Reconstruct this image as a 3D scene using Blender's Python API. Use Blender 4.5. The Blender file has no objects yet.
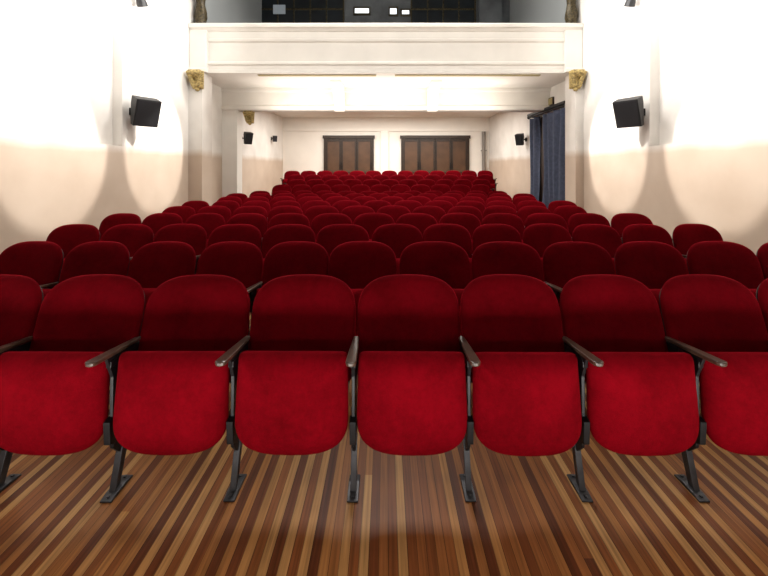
import bpy, bmesh, math, random
from mathutils import Vector, Matrix
random.seed(7)
scene = bpy.context.scene
COL = scene.collection
try:
    scene.view_settings.view_transform = 'Standard'
    scene.view_settings.look = 'None'
except Exception:
    pass

# ---------------------------------------------------------------- materials
def new_mat(name):
    m = bpy.data.materials.new(name); m.use_nodes = True
    nt = m.node_tree
    b = nt.nodes["Principled BSDF"]
    return m, nt, b

def simple(name, col, rough=0.6, metal=0.0, var=0.06, scale=8.0, bump=0.0):
    m, nt, b = new_mat(name)
    n = nt.nodes.new("ShaderNodeTexNoise"); n.inputs["Scale"].default_value = scale
    n.inputs["Detail"].default_value = 4
    tc = nt.nodes.new("ShaderNodeTexCoord")
    nt.links.new(tc.outputs["Object"], n.inputs["Vector"])
    r = nt.nodes.new("ShaderNodeValToRGB")
    r.color_ramp.elements[0].position = 0.3; r.color_ramp.elements[1].position = 0.7
    r.color_ramp.elements[0].color = tuple(max(0, c*(1-var)) for c in col)+(1,)
    r.color_ramp.elements[1].color = tuple(min(1, c*(1+var)) for c in col)+(1,)
    nt.links.new(n.outputs["Fac"], r.inputs["Fac"])
    nt.links.new(r.outputs["Color"], b.inputs["Base Color"])
    b.inputs["Roughness"].default_value = rough
    b.inputs["Metallic"].default_value = metal
    if bump:
        bp = nt.nodes.new("ShaderNodeBump"); bp.inputs["Strength"].default_value = bump
        bp.inputs["Distance"].default_value = 0.01
        nt.links.new(n.outputs["Fac"], bp.inputs["Height"])
        nt.links.new(bp.outputs["Normal"], b.inputs["Normal"])
    return m

def velvet(name, dark, light, sheen=0.3, stint=(0.8, 0.02, 0.04)):
    m, nt, b = new_mat(name)
    tc = nt.nodes.new("ShaderNodeTexCoord")
    oi = nt.nodes.new("ShaderNodeObjectInfo")
    sc = nt.nodes.new("ShaderNodeVectorMath"); sc.operation = 'SCALE'; sc.inputs["Scale"].default_value = 3.7
    nt.links.new(oi.outputs["Location"], sc.inputs[0])
    add = nt.nodes.new("ShaderNodeVectorMath"); add.operation = 'ADD'
    nt.links.new(tc.outputs["Object"], add.inputs[0]); nt.links.new(sc.outputs[0], add.inputs[1])
    n = nt.nodes.new("ShaderNodeTexNoise"); n.inputs["Scale"].default_value = 26; n.inputs["Detail"].default_value = 10
    n.inputs["Roughness"].default_value = 0.8
    nt.links.new(add.outputs[0], n.inputs["Vector"])
    # broad worn patches
    nb = nt.nodes.new("ShaderNodeTexNoise"); nb.inputs["Scale"].default_value = 4.5; nb.inputs["Detail"].default_value = 3
    nt.links.new(add.outputs[0], nb.inputs["Vector"])
    av = nt.nodes.new("ShaderNodeMath"); av.operation = 'MULTIPLY_ADD'; av.inputs[1].default_value = .45
    nt.links.new(nb.outputs["Fac"], av.inputs[0])
    hf = nt.nodes.new("ShaderNodeMath"); hf.operation = 'MULTIPLY'; hf.inputs[1].default_value = .55
    nt.links.new(n.outputs["Fac"], hf.inputs[0]); nt.links.new(hf.outputs[0], av.inputs[2])
    r = nt.nodes.new("ShaderNodeValToRGB")
    r.color_ramp.elements[0].position = 0.33; r.color_ramp.elements[1].position = 0.67
    r.color_ramp.elements[0].color = dark+(1,); r.color_ramp.elements[1].color = light+(1,)
    nt.links.new(av.outputs[0], r.inputs["Fac"])
    nt.links.new(r.outputs["Color"], b.inputs["Base Color"])
    b.inputs["Roughness"].default_value = 0.95
    b.inputs["Specular IOR Level"].default_value = 0.03
    b.inputs["Sheen Weight"].default_value = sheen
    b.inputs["Sheen Roughness"].default_value = 0.35
    b.inputs["Sheen Tint"].default_value = stint+(1,)
    n2 = nt.nodes.new("ShaderNodeTexNoise"); n2.inputs["Scale"].default_value = 240; n2.inputs["Detail"].default_value = 4
    nt.links.new(tc.outputs["Object"], n2.inputs["Vector"])
    bp = nt.nodes.new("ShaderNodeBump"); bp.inputs["Strength"].default_value = 0.6; bp.inputs["Distance"].default_value = 0.003
    nt.links.new(n2.outputs["Fac"], bp.inputs["Height"]); nt.links.new(bp.outputs["Normal"], b.inputs["Normal"])
    return m

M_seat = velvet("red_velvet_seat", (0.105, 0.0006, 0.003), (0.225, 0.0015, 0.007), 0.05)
M_back_shaded = velvet("red_velvet_back_shaded", (0.075, 0.0004, 0.002), (0.15, 0.001, 0.005), 0.6, (0.80, 0.01, 0.03))  # same velvet as the seats, base colour darkened to stand in for shade
M_arm = simple("dark_armrest_wood", (0.055, 0.030, 0.020), 0.28, 0, 0.4, 30)
M_shell = simple("dark_plywood_shell", (0.02, 0.008, 0.006), 0.5, 0, 0.3, 12)
M_metal = simple("dark_painted_steel", (0.012, 0.012, 0.014), 0.4, 0.5, 0.3, 20)
M_leg = simple("grey_painted_steel", (0.045, 0.045, 0.05), 0.4, 0.6, 0.3, 20)
M_pipe = simple("grey_pipe_paint", (0.22, 0.20, 0.18), 0.5, 0.0, 0.1, 5)
M_white = simple("white_plaster", (0.81, 0.78, 0.73), 0.8, 0, 0.04, 2.0)
M_cream = simple("cream_plaster", (0.86, 0.82, 0.76), 0.85, 0, 0.03, 2.0)
M_gold = simple("aged_gilding", (0.42, 0.32, 0.13), 0.45, 0.3, 0.6, 25, 0.5)
M_dkgold = simple("dark_gilding", (0.06, 0.045, 0.02), 0.5, 0.3, 0.8, 25, 0.5)
M_black = simple("black_plastic", (0.012, 0.012, 0.014), 0.5, 0, 0.3, 20)
M_grille = simple("speaker_cloth", (0.02, 0.02, 0.024), 0.85, 0, 0.5, 300)
M_door = simple("brown_door_wood", (0.085, 0.040, 0.018), 0.5, 0, 0.2, 3)
M_dkwood = simple("black_brown_wood", (0.028, 0.014, 0.007), 0.5, 0, 0.3, 10)
M_gray = simple("dim_grey_plaster", (0.12, 0.13, 0.14), 0.8, 0, 0.35, 1.5)
M_dark = simple("dark_blue_black_panel", (0.010, 0.014, 0.018), 0.3, 0, 0.4, 3)
M_curtain = simple("slate_blue_curtain_cloth", (0.060, 0.075, 0.125), 0.9, 0, 0.2, 14)
M_brass = simple("brass_strip", (0.42, 0.35, 0.16), 0.4, 0.3, 0.1, 14)

def emis(name, col, s):
    m, nt, b = new_mat(name)
    b.inputs["Base Color"].default_value = col+(1,)
    b.inputs["Emission Color"].default_value = col+(1,)
    b.inputs["Emission Strength"].default_value = s
    return m
M_lit = emis("lit_window_glass", (0.85, 0.93, 1.0), 1.4)
M_faint = emis("faintly_lit_glass", (0.35, 0.40, 0.45), 0.15)

def wall_mat():
    m, nt, b = new_mat("wall_paint")
    g = nt.nodes.new("ShaderNodeNewGeometry")
    s = nt.nodes.new("ShaderNodeSeparateXYZ"); nt.links.new(g.outputs["Position"], s.inputs[0])
    n = nt.nodes.new("ShaderNodeTexNoise"); n.inputs["Scale"].default_value = 1.6; n.inputs["Detail"].default_value = 8
    nt.links.new(g.outputs["Position"], n.inputs["Vector"])
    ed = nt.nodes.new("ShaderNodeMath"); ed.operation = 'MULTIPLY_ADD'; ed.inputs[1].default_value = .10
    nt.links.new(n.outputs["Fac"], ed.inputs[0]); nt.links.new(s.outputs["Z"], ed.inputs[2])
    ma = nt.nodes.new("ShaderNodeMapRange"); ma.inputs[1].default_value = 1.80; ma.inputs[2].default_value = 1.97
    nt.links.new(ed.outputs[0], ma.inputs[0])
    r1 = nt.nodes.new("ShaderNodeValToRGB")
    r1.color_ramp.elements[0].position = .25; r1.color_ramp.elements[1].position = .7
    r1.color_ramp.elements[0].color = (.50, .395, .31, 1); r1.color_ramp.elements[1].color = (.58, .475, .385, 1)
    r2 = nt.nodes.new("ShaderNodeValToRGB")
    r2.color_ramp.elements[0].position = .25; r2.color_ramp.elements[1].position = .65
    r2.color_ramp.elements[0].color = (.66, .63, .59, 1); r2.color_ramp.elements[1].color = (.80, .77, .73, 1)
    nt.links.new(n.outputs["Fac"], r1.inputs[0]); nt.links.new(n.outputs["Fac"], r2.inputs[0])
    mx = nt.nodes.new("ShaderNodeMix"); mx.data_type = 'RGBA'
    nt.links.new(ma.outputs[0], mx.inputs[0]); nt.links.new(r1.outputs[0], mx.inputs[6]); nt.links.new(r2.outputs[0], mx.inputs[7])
    # dim gallery light put into the wall colour as grey (behind the balcony front, above its floor)
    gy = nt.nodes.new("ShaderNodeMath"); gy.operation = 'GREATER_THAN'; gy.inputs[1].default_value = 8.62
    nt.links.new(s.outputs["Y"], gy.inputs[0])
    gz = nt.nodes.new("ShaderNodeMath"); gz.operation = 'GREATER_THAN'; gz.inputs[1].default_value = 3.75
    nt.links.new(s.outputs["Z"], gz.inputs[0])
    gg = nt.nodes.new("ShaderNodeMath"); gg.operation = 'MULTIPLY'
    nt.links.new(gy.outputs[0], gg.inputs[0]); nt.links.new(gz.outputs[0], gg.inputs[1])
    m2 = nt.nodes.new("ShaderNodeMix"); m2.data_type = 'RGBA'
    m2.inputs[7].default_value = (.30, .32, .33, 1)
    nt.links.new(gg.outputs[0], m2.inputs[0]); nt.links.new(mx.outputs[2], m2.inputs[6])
    nt.links.new(m2.outputs[2], b.inputs["Base Color"])
    b.inputs["Roughness"].default_value = .85
    return m
M_wall = wall_mat()

def floor_mat():
    m, nt, b = new_mat("striped_hardwood")
    def math_(op, a, bv=None, cv=None):
        n = nt.nodes.new("ShaderNodeMath"); n.operation = op
        for i, v in enumerate((a, bv, cv)):
            if v is None: continue
            if isinstance(v, (int, float)): n.inputs[i].default_value = v
            else: nt.links.new(v, n.inputs[i])
        return n.outputs[0]
    g = nt.nodes.new("ShaderNodeNewGeometry")
    s = nt.nodes.new("ShaderNodeSeparateXYZ"); nt.links.new(g.outputs["Position"], s.inputs[0])
    d = math_('DIVIDE', math_('ADD', s.outputs["X"], 50.0), 0.038)
    fl = math_('FLOOR', d); fr = math_('FRACT', d)
    wn0 = nt.nodes.new("ShaderNodeTexWhiteNoise"); wn0.noise_dimensions = '1D'; nt.links.new(fl, wn0.inputs["W"])
    yo = math_('MULTIPLY_ADD', s.outputs["Y"], 0.12, math_('MULTIPLY', wn0.outputs["Value"], 7.0))
    fy = math_('FLOOR', yo)
    cx = nt.nodes.new("ShaderNodeCombineXYZ"); nt.links.new(fl, cx.inputs[0]); nt.links.new(fy, cx.inputs[1])
    wn = nt.nodes.new("ShaderNodeTexWhiteNoise"); wn.noise_dimensions = '3D'; nt.links.new(cx.outputs[0], wn.inputs["Vector"])
    par = math_('MODULO', fl, 2.0)
    val = math_('ADD', math_('MULTIPLY', par, 0.45), math_('MULTIPLY', wn.outputs["Value"], 0.55))
    r = nt.nodes.new("ShaderNodeValToRGB"); cr = r.color_ramp
    cols = [(0, (.078, .022, .008)), (.25, (.13, .038, .012)), (.45, (.20, .068, .020)), (.62, (.27, .112, .033)),
            (.80, (.33, .158, .052)), (1.0, (.38, .205, .077))]
    cr.elements[0].position = 0; cr.elements[0].color = cols[0][1]+(1,)
    cr.elements[1].position = 1; cr.elements[1].color = cols[-1][1]+(1,)
    for p, c in cols[1:-1]:
        e = cr.elements.new(p); e.color = c+(1,)
    nt.links.new(val, r.inputs[0])
    mp = nt.nodes.new("ShaderNodeMapping"); mp.inputs["Scale"].default_value = (90, 2.5, 1)
    nt.links.new(g.outputs["Position"], mp.inputs[0])
    n = nt.nodes.new("ShaderNodeTexNoise"); n.inputs["Scale"].default_value = 1; n.inputs["Detail"].default_value = 5
    nt.links.new(mp.outputs[0], n.inputs["Vector"])
    gr = nt.nodes.new("ShaderNodeMapRange"); gr.inputs[1].default_value = .3; gr.inputs[2].default_value = .7
    gr.inputs[3].default_value = .62; gr.inputs[4].default_value = 1.15
    nt.links.new(n.outputs["Fac"], gr.inputs[0])
    nw = nt.nodes.new("ShaderNodeTexNoise"); nw.inputs["Scale"].default_value = 3.5; nw.inputs["Detail"].default_value = 8
    nt.links.new(g.outputs["Position"], nw.inputs["Vector"])
    gw = nt.nodes.new("ShaderNodeMapRange"); gw.inputs[1].default_value = .3; gw.inputs[2].default_value = .7
    gw.inputs[3].default_value = .82; gw.inputs[4].default_value = 1.08
    nt.links.new(nw.outputs["Fac"], gw.inputs[0])
    gm = math_('MAXIMUM', math_('GREATER_THAN', fr, .07), .4)
    mm = math_('MULTIPLY', math_('MULTIPLY', gr.outputs[0], gm), gw.outputs[0])
    vm = nt.nodes.new("ShaderNodeVectorMath"); vm.operation = 'SCALE'
    nt.links.new(r.outputs[0], vm.inputs[0]); nt.links.new(mm, vm.inputs["Scale"])
    nt.links.new(vm.outputs[0], b.inputs["Base Color"])
    b.inputs["Roughness"].default_value = .40
    b.inputs["Specular IOR Level"].default_value = .14
    bp = nt.nodes.new("ShaderNodeBump"); bp.inputs["Strength"].default_value = .15; bp.inputs["Distance"].default_value = .003
    nt.links.new(mm, bp.inputs["Height"]); nt.links.new(bp.outputs["Normal"], b.inputs["Normal"])
    return m
M_floor = floor_mat()

# ---------------------------------------------------------------- helpers
def obj_from_bm(bm, name, mats, smooth=False, bevel=0.0, parent=None, loc=(0, 0, 0), rot=(0, 0, 0)):
    me = bpy.data.meshes.new(name)
    bmesh.ops.recalc_face_normals(bm, faces=bm.faces)
    bm.to_mesh(me); bm.free()
    if not isinstance(mats, (list, tuple)): mats = [mats]
    for mt in mats: me.materials.append(mt)
    if smooth:
        for p in me.polygons: p.use_smooth = True
    o = bpy.data.objects.new(name, me); COL.objects.link(o)
    o.location = loc; o.rotation_euler = rot
    if parent: o.parent = parent
    if bevel:
        md = o.modifiers.new("bevel", 'BEVEL'); md.width = bevel; md.segments = 2; md.limit_method = 'ANGLE'
    return o

def add_box(bm, x0, x1, y0, y1, z0, z1, mi=0):
    vs = [bm.verts.new((x, y, z)) for x in (x0, x1) for y in (y0, y1) for z in (z0, z1)]
    idx = [(0, 1, 3, 2), (4, 6, 7, 5), (0, 4, 5, 1), (2, 3, 7, 6), (0, 2, 6, 4), (1, 5, 7, 3)]
    for f in idx:
        fc = bm.faces.new([vs[i] for i in f]); fc.material_index = mi

def add_extrude(bm, prof, a0, a1, axis='x', mi=0):
    def P(a, p):
        return (a, p[0], p[1]) if axis == 'x' else ((p[0], a, p[1]) if axis == 'y' else (p[0], p[1], a))
    A = [bm.verts.new(P(a0, p)) for p in prof]; B = [bm.verts.new(P(a1, p)) for p in prof]
    n = len(prof)
    bm.faces.new(A).material_index = mi; bm.faces.new(B[::-1]).material_index = mi
    for i in range(n):
        bm.faces.new([A[i], B[i], B[(i+1) % n], A[(i+1) % n]]).material_index = mi

def boxes(name, lst, mats, **k):
    bm = bmesh.new()
    for b in lst: add_box(bm, *b)
    return obj_from_bm(bm, name, mats, **k)

def structure(o, label=None):
    o["kind"] = "structure"
    if label: o["label"] = label
    return o
def thing(o, label, cat, group=None):
    o["label"] = label; o["category"] = cat
    if group: o["group"] = group
    return o
def empty(name, loc, rot=(0, 0, 0)):
    e = bpy.data.objects.new(name, None); COL.objects.link(e); e.location = loc; e.rotation_euler = rot
    e.empty_display_size = .1
    return e

# ---------------------------------------------------------------- room shell
XW = 4.3; YB = 15.6; ZT = 8.6
def side_wall(name, s):
    bm = bmesh.new()
    def bx(xa, xb, *r):
        a, b_ = sorted((s*xa, s*xb)); add_box(bm, a, b_, *r)
    bx(XW, XW+.35, -4, YB, 0, 1.87)
    bx(XW+.16, XW+.35, -4, 6.1, 1.87, ZT)
    bx(XW, XW+.35, 6.1, YB, 1.87, ZT)
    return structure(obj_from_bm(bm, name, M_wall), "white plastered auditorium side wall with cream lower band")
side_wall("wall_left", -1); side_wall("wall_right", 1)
structure(boxes("wall_back", [(-XW, XW, YB, YB+.3, 0, ZT)], M_cream), "cream plastered rear wall")
structure(boxes("wall_front", [(-XW-.35, XW+.35, -4.3, -4, 0, ZT)], M_dark), "dim stage end wall")
structure(boxes("ceiling", [(-XW-.35, XW+.35, -4.3, YB+.3, ZT, ZT+.2)], M_gray), "high auditorium ceiling")
structure(boxes("floor", [(-XW-.35, XW+.35, -4.3, YB+.3, -.15, 0)], M_floor), "narrow strip hardwood floor in mixed brown tones")
STEP = {10: (9.55, .12), 11: (10.35, .24), 12: (11.15, .36), 13: (11.95, .48)}
bm = bmesh.new()
add_box(bm, -XW, XW, 9.55, 10.35, 0.001, .12)
add_box(bm, -XW, XW, 10.35, 11.15, 0.001, .24)
add_box(bm, -XW, XW, 11.15, 11.95, 0.001, .36)
add_box(bm, -XW, XW, 11.95, YB, 0.001, .48)
structure(obj_from_bm(bm, "trim_5", M_floor), "stepped hardwood risers under the rear rows")
structure(boxes("trim_1", [(-XW, -3.90, 9.8, 10.15, .125, 3.02)], M_white, bevel=.01), "white square pier")
bm = bmesh.new()
add_extrude(bm, [(9.80, 3.60), (9.76, 3.60), (9.76, 3.53), (9.80, 3.49), (9.80, 3.16), (9.76, 3.13), (9.76, 3.06), (9.79, 3.02), (10.15, 3.02), (10.15, 3.60)], -XW, XW)
structure(obj_from_bm(bm, "trim_2", M_white), "white moulded cross beam below balcony")
structure(boxes("trim_3", [(-XW, XW, YB-.05, YB, 3.02, 3.12), (-.22, .10, YB-.10, YB, .48, 3.02)], M_cream, bevel=.01), "cream picture rail and pilaster")
structure(boxes("trim_6", [(-XW, -4.0, 8.13, 8.6, 0, 3.599)], M_wall), "slim wall pilaster under the balcony end")
structure(boxes("trim_7", [(4.12, XW, 8.13, 8.6, 0, 3.599)], M_wall), "slim wall pilaster under the balcony end")
for i, x in enumerate((-1.20, 1.20)):
    bm = bmesh.new()
    add_extrude(bm, [(8.85, 3.599), (8.90, 3.555), (9.15, 3.50), (9.35, 3.40), (9.50, 3.27), (9.60, 3.12), (9.66, 2.99), (9.755, 2.97), (9.755, 3.599)], x-.13, x+.13)
    structure(obj_from_bm(bm, "trim_%d" % (8+i), M_white, bevel=.006), "white soffit rib with curved bracket")

# ---------------------------------------------------------------- balcony
bal = empty("balcony", (0, 8.3, 3.6))
thing(bal, "white moulded plaster balcony spanning the hall", "balcony")
def bal_part(name, bm, mat, bevel=0):
    o = obj_from_bm(bm, name, mat, bevel=bevel)
    o.parent = bal; o.location = (0, -8.3, -3.6)
    return o
bm = bmesh.new()
pr = [(8.60, 3.60), (8.23, 3.60), (8.23, 3.66), (8.25, 3.68), (8.25, 3.76), (8.21, 3.79), (8.21, 3.83), (8.26, 3.86),
      (8.26, 4.27), (8.21, 4.30), (8.21, 4.34), (8.25, 4.37), (8.25, 4.52), (8.60, 4.52)]
add_extrude(bm, pr, -3.92, 3.92)
bal_part("parapet", bm, M_white)
bm = bmesh.new()
cp = [(8.62, 4.52), (8.22, 4.52), (8.18, 4.56), (8.13, 4.58), (8.13, 4.65), (8.15, 4.67), (8.62, 4.67)]
add_extrude(bm, cp, -4.29, 4.29)
bal_part("parapet_coping", bm, M_white)
for s in (-1, 1):
    bm = bmesh.new()
    a, b_ = sorted((s*3.92, s*4.295)); 
    z = [(8.16, 3.69), (8.16, 4.52), (8.60, 4.52), (8.60, 3.60), (8.13, 3.60), (8.13, 3.68)]
    add_extrude(bm, z, a, b_)
    bal_part("end_pier", bm, M_white, .012)
bm = bmesh.new()
add_box(bm, -4.295, 4.295, 8.60, YB-.001, 3.60, 3.78)
bal_part("soffit", bm, M_white)
for xa, xb in ((-2.87, -.22), (.2, 3.46)):
    bm = bmesh.new(); add_box(bm, xa, xb, 8.36, 8.46, 3.58, 3.60)
    bal_part("brass_strip", bm, M_brass)

structure(boxes("wall_upper", [(-XW, XW, 13.0, 13.2, 3.78, ZT)], M_gray), "dim grey projection room wall")
def wall_panel(name, x0, x1, z0, z1, mat, label, cat):
    bm = bmesh.new()
    add_box(bm, x0, x1, 12.95, 13.0, z0, z1, 0)
    f = .05
    add_box(bm, x0-f, x0, 12.92, 13.0, z0-f, z1+f, 1); add_box(bm, x1, x1+f, 12.92, 13.0, z0-f, z1+f, 1)
    add_box(bm, x0, x1, 12.92, 13.0, z1, z1+f, 1); add_box(bm, x0, x1, 12.92, 13.0, z0-f, z0, 1)
    k = (x1-x0)
    if k > 1.2:
        n = int(k/.6)
        for i in range(1, n+1):
            xx = x0+k*i/(n+1); add_box(bm, xx-.025, xx+.025, 12.93, 12.96, z0, z1, 1)
        zz = (z0+z1)/2+.1
        add_box(bm, x0, x1, 12.93, 12.96, zz-.03, zz+.03, 1)
    return structure(obj_from_bm(bm, name, [mat, M_dkgold]), label)
def zx(px): return (px-386)/374*13.0
def zz(py): return 1.52+(167.5-py)/374*13.0
wall_panel("window_1", zx(262), zx(343), 5.6, 8.2, M_dark, "dark glazed projection booth window", "window")
wall_panel("window_2", zx(412), zx(474), 5.6, 8.2, M_dark, "dark glazed projection booth window", "window")
wall_panel("window_3", zx(355), zx(369), zz(14), zz(9), M_lit, "small lit projection port", "window")
wall_panel("window_4", zx(390), zx(396.5), zz(15), zz(9), M_lit, "small lit projection port", "window")
wall_panel("window_5", zx(402), zx(409), zz(15), zz(11), M_lit, "small lit projection port", "window")
bm = bmesh.new(); add_box(bm, zx(274), zx(286), 12.90, 12.925, zz(15), zz(6))
structure(obj_from_bm(bm, "window_6", M_faint), "faintly lit glass panel in the booth window")
structure(boxes("trim_4", [(zx(345), zx(385), 12.9, 13.0, 5.0, zz(17)), (zx(478), zx(500), 12.8, 13.0, 3.78, ZT-.01), (zx(246), zx(258), 12.8, 13.0, 3.78, ZT-.01)], M_gray), "grey booth projections")

def lathe(bm, prof, seg=20, twist=0.0, flute=0.0, cx=0, cy=0):
    rings = []
    for r, z in prof:
        ring = []
        for i in range(seg):
            a = 2*math.pi*i/seg
            rr = r*(1+flute*math.cos(a*seg/4+z*twist))
            ring.append(bm.verts.new((cx+rr*math.cos(a), cy+rr*math.sin(a), z)))
        rings.append(ring)
    for k in range(len(rings)-1):
        for i in range(seg):
            bm.faces.new([rings[k][i], rings[k][(i+1) % seg], rings[k+1][(i+1) % seg], rings[k+1][i]])
    bm.faces.new(rings[0][::-1]); bm.faces.new(rings[-1])
for s in (-1, 1):
    bm = bmesh.new()
    pf = [(.14, 0), (.14, .06), (.10, .08)]
    for i in range(30): pf.append((.105+.02*math.sin(i*1.1), .1+i*.1))
    pf += [(.14, 3.15), (.14, 3.3)]
    lathe(bm, pf, 24, 14, .12)
    o = obj_from_bm(bm, "ornate_column", M_dkgold, smooth=True, loc=(s*4.14, 8.36, 4.671))
    thing(o, "dark gilded ornate column standing on the balcony coping", "column", "gilded balcony columns")

def corbel(loc, sc, side):
    bm = bmesh.new()
    n = 18
    outer = []
    for i in range(n+1):
        t = i/n
        z = -t*.44
        y = -(.20*(1-t)**1.1+.06*math.sin(t*math.pi*3)*(1-t*.5)+.03)
        outer.append((min(y, -.02), z))
    prof = [(0, 0)]+outer+[(0, -.44)]
    add_extrude(bm, prof, -.11, .11)
    for k in range(7):
        t = k/7
        zc = -.08-t*.33; w = .13*(1-t*.45)
        for sx in (-1, 1):
            m_ = Matrix.Translation((sx*w, -.12*(1-t)-.05, zc)) @ Matrix.Rotation(sx*.6, 4, 'Y') @ Matrix.Diagonal((.045, .045, .07, 1))
            bmesh.ops.create_uvsphere(bm, u_segments=10, v_segments=6, radius=1, matrix=m_)
    for sx in (-1, 1):
        m_ = Matrix.Translation((sx*.10, -.19, -.07)) @ Matrix.Rotation(math.pi/2, 4, 'Y')
        bmesh.ops.create_cone(bm, cap_ends=True, segments=16, radius1=.065, radius2=.04, depth=.07, matrix=m_)
    bmesh.ops.create_uvsphere(bm, u_segments=10, v_segments=8, radius=.05, matrix=Matrix.Translation((0, -.06, -.46)))
    o = obj_from_bm(bm, "gilded_corbel", M_gold, bevel=0, loc=loc)
    o.scale = (sc*1.1, sc, sc*.9)
    thing(o, "gilded scroll corbel with leaves below the balcony pier", "corbel", "gilded corbels")
corbel((-4.07, 8.131, 3.599), .95, -1)
corbel((4.09, 8.131, 3.599), .95, 1)
corbel((-3.64, 10.05, 3.0195), .8, -1)

# ---------------------------------------------------------------- doors
def door_set(name, x0, x1, nleaf, label):
    z0, z1 = .48, 2.72
    f = .08
    bm = bmesh.new()
    add_box(bm, x0-f, x0, YB-.09, YB-.001, z0, z1+f); add_box(bm, x1, x1+f, YB-.09, YB-.001, z0, z1+f)
    add_box(bm, x0-f-.04, x1+f+.04, YB-.12, YB-.001, z1, z1+f+.05)
    add_box(bm, x0, x1, YB-.02, YB-.001, z0, z1)
    root = structure(obj_from_bm(bm, name, M_dkwood), label)
    w = (x1-x0)/nleaf
    for i in range(nleaf):
        a = x0+i*w+.012; b_ = a+w-.024
        bm = bmesh.new()
        st = .065
        add_box(bm, a, a+st, YB-.07, YB-.021, z0+.01, z1-.01, 1); add_box(bm, b_-st, b_, YB-.07, YB-.021, z0+.01, z1-.01, 1)
        for (za, zb) in ((z0+.01, z0+.2), (z0+.80, z0+.86), (z1-.12, z1-.01)):
            add_box(bm, a+st, b_-st, YB-.068, YB-.021, za, zb, 1)
        for (za, zb) in ((z0+.2, z0+.80), (z0+.86, z1-.12)):
            add_box(bm, a+st, b_-st, YB-.045, YB-.021, za, zb, 0)
        leaf = obj_from_bm(bm, "door_leaf", [M_door, M_dkwood], parent=root)
        bm = bmesh.new()
        hx = (b_-.03) if i % 2 == 0 else (a+.03)
        add_box(bm, hx-.012, hx+.012, YB-.11, YB-.09, z0+1.0, z0+1.25)
        add_box(bm, hx-.008, hx+.008, YB-.095, YB-.068, z0+1.02, z0+1.04); add_box(bm, hx-.008, hx+.008, YB-.095, YB-.068, z0+1.21, z0+1.23)
        obj_from_bm(bm, "handle", M_metal, parent=leaf)
s15 = YB/374
door_set("door_1", (326-386)*s15, (372-386)*s15, 3, "brown panelled wooden door set with dark frame")
door_set("door_2", (403-386)*s15, (467-386)*s15, 4, "brown panelled wooden door set with dark frame")
bm = bmesh.new(); bmesh.ops.create_cone(bm, cap_ends=True, segments=16, radius1=.075, radius2=.075, depth=2.5, matrix=Matrix.Translation((4.05, YB-.09, 1.76)))
add_box(bm, 3.95, 4.15, YB-.17, YB-.001, 2.2, 2.24); add_box(bm, 3.95, 4.15, YB-.17, YB-.001, 1.0, 1.04)
o = obj_from_bm(bm, "wall_pipe", M_pipe, smooth=False); thing(o, "grey vertical pipe clipped to the rear wall", "pipe")

bm = bmesh.new()
add_box(bm, XW-.025, XW-.001, 8.75, 10.85, 0.16, 2.9)  # dark sheet on the solid wall in place of the doorway's shade
structure(obj_from_bm(bm, "door_3", M_dkwood), "dark panel standing in for the shaded side doorway behind the curtain")
bm = bmesh.new()
bmesh.ops.create_cone(bm, cap_ends=True, segments=14, radius1=.028, radius2=.028, depth=2.3,
                      matrix=Matrix.Translation((XW-.11, 9.81, 2.98)) @ Matrix.Rotation(math.pi/2, 4, 'X'))
for yy in (8.67, 10.97):
    bmesh.ops.create_uvsphere(bm, u_segments=12, v_segments=8, radius=.05, matrix=Matrix.Translation((XW-.11, yy, 2.98)))
for yy in (8.78, 10.85):
    add_box(bm, XW-.13, XW-.001, yy-.02, yy+.02, 2.96, 3.0)
add_box(bm, XW-.17, XW-.001, 8.66, 10.95, 3.01, 3.07)
o = obj_from_bm(bm, "curtain_rod", M_black); thing(o, "black curtain rod over the side doorway", "curtain rod")
def curtain(y0, y1, folds, gather):
    bm = bmesh.new(); nu = folds*12; nv = 24; g = []
    for j in range(nv+1):
        v = j/nv; row = []
        for i in range(nu+1):
            u = i/nu
            pinch = 1-gather*math.exp(-((v-.45)/.25)**2)
            yc = y0+(y1-y0)*(.5+(u-.5)*pinch)
            amp = .050+.012*math.sin(v*3+u*5)
            x = XW-.10+amp*math.sin(u*folds*2*math.pi+1.1*math.sin(v*4+u*6))+.008*math.sin(v*9+u*9)
            z = 2.93-v*2.74
            row.append(bm.verts.new((x, yc, z)))
        g.append(row)
    for j in range(nv):
        for i in range(nu):
            bm.faces.new([g[j][i], g[j][i+1], g[j+1][i+1], g[j+1][i]])
    o = obj_from_bm(bm, "curtain", M_curtain, smooth=True)
    md = o.modifiers.new("sol", 'SOLIDIFY'); md.thickness = .006
    thing(o, "slate blue pleated cloth curtain hanging at the side doorway", "curtain", "doorway curtains")
curtain(8.68, 10.00, 4, .06); curtain(10.28, 10.9, 2, .12)
bm = bmesh.new(); add_box(bm, XW-.04, XW-.001, 9.55, 10.0, 3.13, 3.33); add_box(bm, XW-.05, XW-.04, 9.58, 9.97, 3.15, 3.31, 1)
o = obj_from_bm(bm, "sign_box", [M_dkwood, M_brass]); thing(o, "small plain brown box on the wall above the curtain", "sign")

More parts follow.
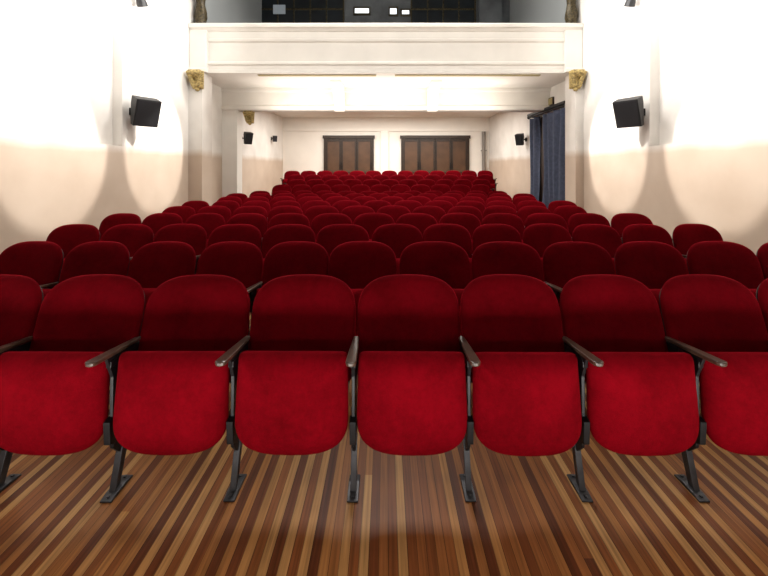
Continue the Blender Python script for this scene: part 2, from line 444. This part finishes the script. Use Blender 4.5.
# ---------------------------------------------------------------- speakers
def speaker(loc, yaw, pitch, w, h, d, wallx, label):
    root = empty("wall_speaker", loc)
    thing(root, label, "speaker", "wall speakers")
    R = (pitch, 0, yaw)
    bm = bmesh.new()
    pr = [(-d/2, h/2), (-d/2, -h/2), (-d*.05, -h/2), (d/2, h*.25), (d/2, h/2)]
    add_extrude(bm, pr, -w/2, w/2, axis='x')
    obj_from_bm(bm, "cabinet", M_black, bevel=.008, parent=root, rot=R)
    bm = bmesh.new(); add_box(bm, -w/2+.02, w/2-.02, -d/2-.014, -d/2-.001, -h/2+.02, h/2-.02)
    obj_from_bm(bm, "grille", M_grille, bevel=.004, parent=root, rot=R)
    bm = bmesh.new()
    dx = wallx-loc[0]; s = 1 if dx > 0 else -1
    a, b_ = sorted((s*w*.1, dx-s*.001)); add_box(bm, a, b_, .02, .05, -.015, .015)
    a, b_ = sorted((dx-s*.02, dx-s*.001)); add_box(bm, a, b_, -.04, .09, -.06, .06)
    obj_from_bm(bm, "bracket", M_metal, parent=root)
L = "black box loudspeaker on a bracket high on the side wall"
speaker((-4.06, 6.30, 2.46), .95, .38, .38, .46, .22, -XW, L)
speaker((4.06, 6.24, 2.44), -.95, .38, .38, .46, .22, XW, L)
speaker((-4.08, 11.05, 2.39), .8, .3, .22, .34, .18, -XW, L)
speaker((4.10, 11.45, 2.38), -.8, .3, .22, .34, .18, XW, L)
speaker((-4.16, 14.0, 2.6), .5, .2, .15, .22, .12, -XW, L)

for s in (-1, 1):
    root = empty("spotlight_fixture", (s*4.16, 6.35, 4.36))
    thing(root, "small black spotlight mounted on the pilaster", "spotlight", "pilaster spotlights")
    bm = bmesh.new(); bmesh.ops.create_cone(bm, cap_ends=True, segments=20, radius1=.085, radius2=.06, depth=.2)
    obj_from_bm(bm, "lamp_housing", M_black, parent=root, rot=(.5, 0, 0), bevel=.005)
    bm = bmesh.new(); a, b_ = sorted((0, s*.139)); add_box(bm, a, b_, -.015, .015, .1, .13); add_box(bm, min(s*.12, s*.139), max(s*.12, s*.139), -.05, .05, .05, .18)
    obj_from_bm(bm, "bracket", M_metal, parent=root)

# ---------------------------------------------------------------- theatre chair
RR = [0, .2, .4, .58, .72, .82, .89, .94, .97, .99, 1.0]
def cushion(name, cz, Wu, Wl, Hu, Hl, nu, nl, yline, front, back, bend, pexp, mat, seg=64, dome=0.0, sag=0.0):
    bm = bmesh.new()
    def outline(t):
        c, s = math.cos(t), math.sin(t)
        n = nu if s >= 0 else nl; H = Hu if s >= 0 else Hl
        x = math.copysign(abs(c)**(2/n), c); z = math.copysign(abs(s)**(2/n), s)*H
        f = (z/Hu) if z >= 0 else (z/Hl)
        Wm = (Wu+Wl)/2
        W = Wm + (Wu-Wm)*f if f >= 0 else Wm+(Wl-Wm)*(-f)
        if z < 0: z -= sag*(1-x*x)*(-f)
        return x*W, z
    for side in (-1, 1):
        prev = None
        T = front if side < 0 else back
        for r in RR:
            h = T*max(0, 1-r**pexp)**.5 + (dome*(1-r*r) if side < 0 else 0)
            ring = []
            cnt = 1 if r == 0 else seg
            for i in range(cnt):
                x, z = outline(2*math.pi*i/seg)
                x *= r; z = z*r+cz
                ring.append(bm.verts.new((x, yline(z)+side*h-bend*(x/.25)**2, z)))
            if prev is not None:
                if len(prev) == 1:
                    for i in range(seg): bm.faces.new([prev[0], ring[i], ring[(i+1) % seg]])
                else:
                    for i in range(seg): bm.faces.new([prev[i], ring[i], ring[(i+1) % seg], prev[(i+1) % seg]])
            prev = ring
    bmesh.ops.remove_doubles(bm, verts=bm.verts, dist=1e-5)
    return obj_from_bm(bm, name, mat, smooth=True)

back_line = lambda z: .235+(z-.45)*.31
seat_line = lambda z: .045+(z-.22)*.10
T_back = cushion("backrest", .735, .272, .269, .20, .29, 3.0, 14, back_line, .030, .012, .026, 9, M_back_shaded, dome=.010)
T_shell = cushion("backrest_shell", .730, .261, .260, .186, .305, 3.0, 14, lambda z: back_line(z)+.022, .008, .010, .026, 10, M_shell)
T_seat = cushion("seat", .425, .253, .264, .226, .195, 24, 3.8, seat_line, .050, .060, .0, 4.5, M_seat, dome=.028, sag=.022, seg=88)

bm = bmesh.new()
pts = []
for i in range(9):
    pts.append((.025*math.cos(math.pi*i/8), -.050-.020*math.sin(math.pi*i/8)))
pts += [(-.022, .09), (-.015, .27), (.015, .27), (.022, .09)]
def armz(y): return .685-(y+.05)*.11
A = [bm.verts.new((x, y, armz(y))) for x, y in pts]
B = [bm.verts.new((x*.85, y, armz(y)-.020+.04*max(0, y-.15))) for x, y in pts]
bm.faces.new(A); bm.faces.new(B[::-1])
for i in range(len(pts)): bm.faces.new([A[i], A[(i+1) % len(pts)], B[(i+1) % len(pts)], B[i]])
T_arm = obj_from_bm(bm, "armrest", M_arm, bevel=.005)
bm = bmesh.new()
add_extrude(bm, [(.03, .655), (.16, .638), (.27, .626), (.255, .50), (.18, .30), (.185, .19), (.115, .17), (.07, .22), (.065, .36), (.07, .55)], -.008, .008)
add_extrude(bm, [(.035, .36), (.075, .37), (.075, .24), (.04, .255)], -.015, .015)
add_box(bm, -.012, .012, .05, .17, .60, .63)
bmesh.ops.create_cone(bm, cap_ends=True, segments=16, radius1=.03, radius2=.03, depth=.032, matrix=Matrix.Translation((0, .11, .30)) @ Matrix.Rotation(math.pi/2, 4, 'Y'))
T_frame = obj_from_bm(bm, "side_frame", M_metal, bevel=.003)
bm = bmesh.new()
add_extrude(bm, [(.145, .24), (.195, .24), (.115, .012), (.080, .012)], -.008, .008)
add_extrude(bm, [(.138, .24), (.146, .24), (.081, .012), (.071, .012)], -.015, .015)
add_extrude(bm, [(.030, .001), (.180, .001), (.180, .008), (.130, .016), (.07, .016), (.030, .008)], -.026, .026)
for yy in (.050, .162):
    bmesh.ops.create_cone(bm, cap_ends=True, segments=8, radius1=.008, radius2=.008, depth=.008, matrix=Matrix.Translation((0, yy, .014)))
T_leg = obj_from_bm(bm, "leg", M_leg, bevel=.002)

templates = [T_back, T_shell, T_seat, T_arm, T_frame, T_leg]
def dup(t, name, parent, loc=(0, 0, 0), rot=(0, 0, 0)):
    o = t.copy(); o.name = name
    COL.objects.link(o)
    o.parent = parent; o.location = loc; o.rotation_euler = rot
    return o
Y0 = 1.665; PITCH = .92
cfg = {1: (.120, .556, .530), 2: (-.18, .515, .556), 3: (.113, .552, .510)}
for k in range(1, 14):
    c, pl, prr = cfg.get(k, ((.12, .545, .535) if k % 2 else (-.155, .535, .545)))
    lim = 3.40 if k % 2 == 0 else 3.3
    lr = min(lim, 3.35)
    if k == 10: lim = 2.90; lr = 2.6
    if k == 11: lim = 3.1; lr = 2.9
    if k == 12: lim = 3.1; lr = 3.2
    if k == 13: lim = 3.3; lr = 3.35
    y = Y0+PITCH*(k-1)
    if k >= 10: y = 9.84+.80*(k-10)
    xs = [(c, (pl+prr)/2)]
    x = c
    while x+prr < lr: x += prr; xs.append((x, prr))
    x = c
    while x-pl > -lim: x -= pl; xs.insert(0, (x, pl))
    z0 = STEP[k][1]+.001 if k in STEP else 0
    for i, (x, p) in enumerate(xs):
        root = empty("theatre_chair", (x, y, z0), (0, 0, random.uniform(-.012, .012)))
        root.scale = (p/.55, 1, 1)
        thing(root, "tip-up theatre chair in red velvet with dark wooden armrest", "theatre chair", "rows of red theatre chairs")
        b_ = dup(T_back, "backrest", root, rot=(random.uniform(-.012, .012), 0, 0))
        sh = dup(T_shell, "backrest_shell", b_)
        dup(T_seat, "seat", root, loc=(0, 0, random.uniform(-.005, .005)), rot=(random.uniform(-.02, .025), 0, random.uniform(-.015, .015)))
        sides = [-.275] + ([.275] if i == len(xs)-1 else [])
        for sx in sides:
            dup(T_arm, "armrest", root, loc=(sx, 0, 0))
            dup(T_frame, "side_frame", root, loc=(sx, 0, 0))
            dup(T_leg, "leg", root, loc=(sx, 0, 0))
for t in templates: bpy.data.objects.remove(t)

# ---------------------------------------------------------------- lights
def area(name, loc, target, sx, sy, e, col=(1, 1, 1), spread=None):
    l = bpy.data.lights.new(name, 'AREA'); l.shape = 'RECTANGLE'; l.size = sx; l.size_y = sy; l.energy = e; l.color = col
    if spread: l.spread = math.radians(spread)
    o = bpy.data.objects.new(name, l); COL.objects.link(o); o.location = loc
    o.rotation_euler = (Vector(target)-Vector(loc)).to_track_quat('-Z', 'Y').to_euler()
    return o
def spot(name, loc, target, e, ang, blend=.15, rad=.05, col=(1, .93, .84)):
    l = bpy.data.lights.new(name, 'SPOT'); l.energy = e; l.spot_size = ang; l.spot_blend = blend; l.shadow_soft_size = rad; l.color = col
    o = bpy.data.objects.new(name, l); COL.objects.link(o); o.location = loc
    o.rotation_euler = (Vector(target)-Vector(loc)).to_track_quat('-Z', 'Y').to_euler()
    return o
for s in (-1, 1):
    for yy in (2.78, 4.93, 7.08):
        spot("wall_wash_lamp", (s*1.4, yy, 4.5), (s*4.3, yy-.04, 2.05), 1000, math.radians(27), .20, .05, (1, .95, .88))
    l = bpy.data.lights.new("upper_wall_fill", 'AREA'); l.shape = 'RECTANGLE'; l.size = .25; l.size_y = 7.6; l.energy = 160; l.color = (1, .97, .93)  # unseen fill added to whiten the upper walls, no cove is built
    l.spread = math.radians(114)
    o = bpy.data.objects.new("upper_wall_fill", l); COL.objects.link(o); o.location = (s*2.3, 3.5, 4.15)
    dvec = Vector((s*1.0, 0, 0.0)).normalized()
    zax = -dvec; yax = Vector((0, 1, 0)); xax = yax.cross(zax)
    o.rotation_euler = Matrix((xax, yax, zax)).transposed().to_euler()
area("hall_lamp", (0, 7.9, 8.0), (0, 5.2, 0), 1.6, 1.2, 450, (1, .95, .88))
area("footlight", (0, .84, .12), (0, 1.72, 1.05), 8, .22, 42, (1, .95, .88), 108)
area("floor_fill_strip", (0, .1, 3.2), (0, .2, 0), 7, .3, 55, (1, .92, .82), 62)  # unseen overhead strip added to brighten the floor before the front row
area("stage_fill", (0, -3.3, 1.12), (0, 3.0, 1.0), 6, .5, 48, (1, .95, .88))  # added fill behind the camera, lifts the tops of the chair backs
area("lobby_lamp", (0, 12.8, 3.5), (0, 12.9, 0), 6, 2.5, 430, (1, .95, .87))
area("soffit_lamp", (0, 9.2, 2.7), (0, 9.2, 5), 6, .6, 75, (1, .92, .82))
area("balcony_front_lamp", (0, 4.6, 5.4), (0, 8.6, 4.0), 6, .5, 100, (1, .96, .90))

w = bpy.data.worlds.new("world"); scene.world = w; w.use_nodes = True
w.node_tree.nodes["Background"].inputs[0].default_value = (.5, .48, .45, 1)
w.node_tree.nodes["Background"].inputs[1].default_value = .1

# ---------------------------------------------------------------- camera
cam = bpy.data.cameras.new("camera"); co = bpy.data.objects.new("camera", cam); COL.objects.link(co)
co.location = (0, 0, 1.52); co.rotation_euler = (math.pi/2, 0, 0)
cam.sensor_width = 36; cam.lens = 36*374/768
cam.shift_y = -(288-167.5)/768; cam.shift_x = -2/768
cam.clip_start = .05; cam.clip_end = 60
scene.camera = co
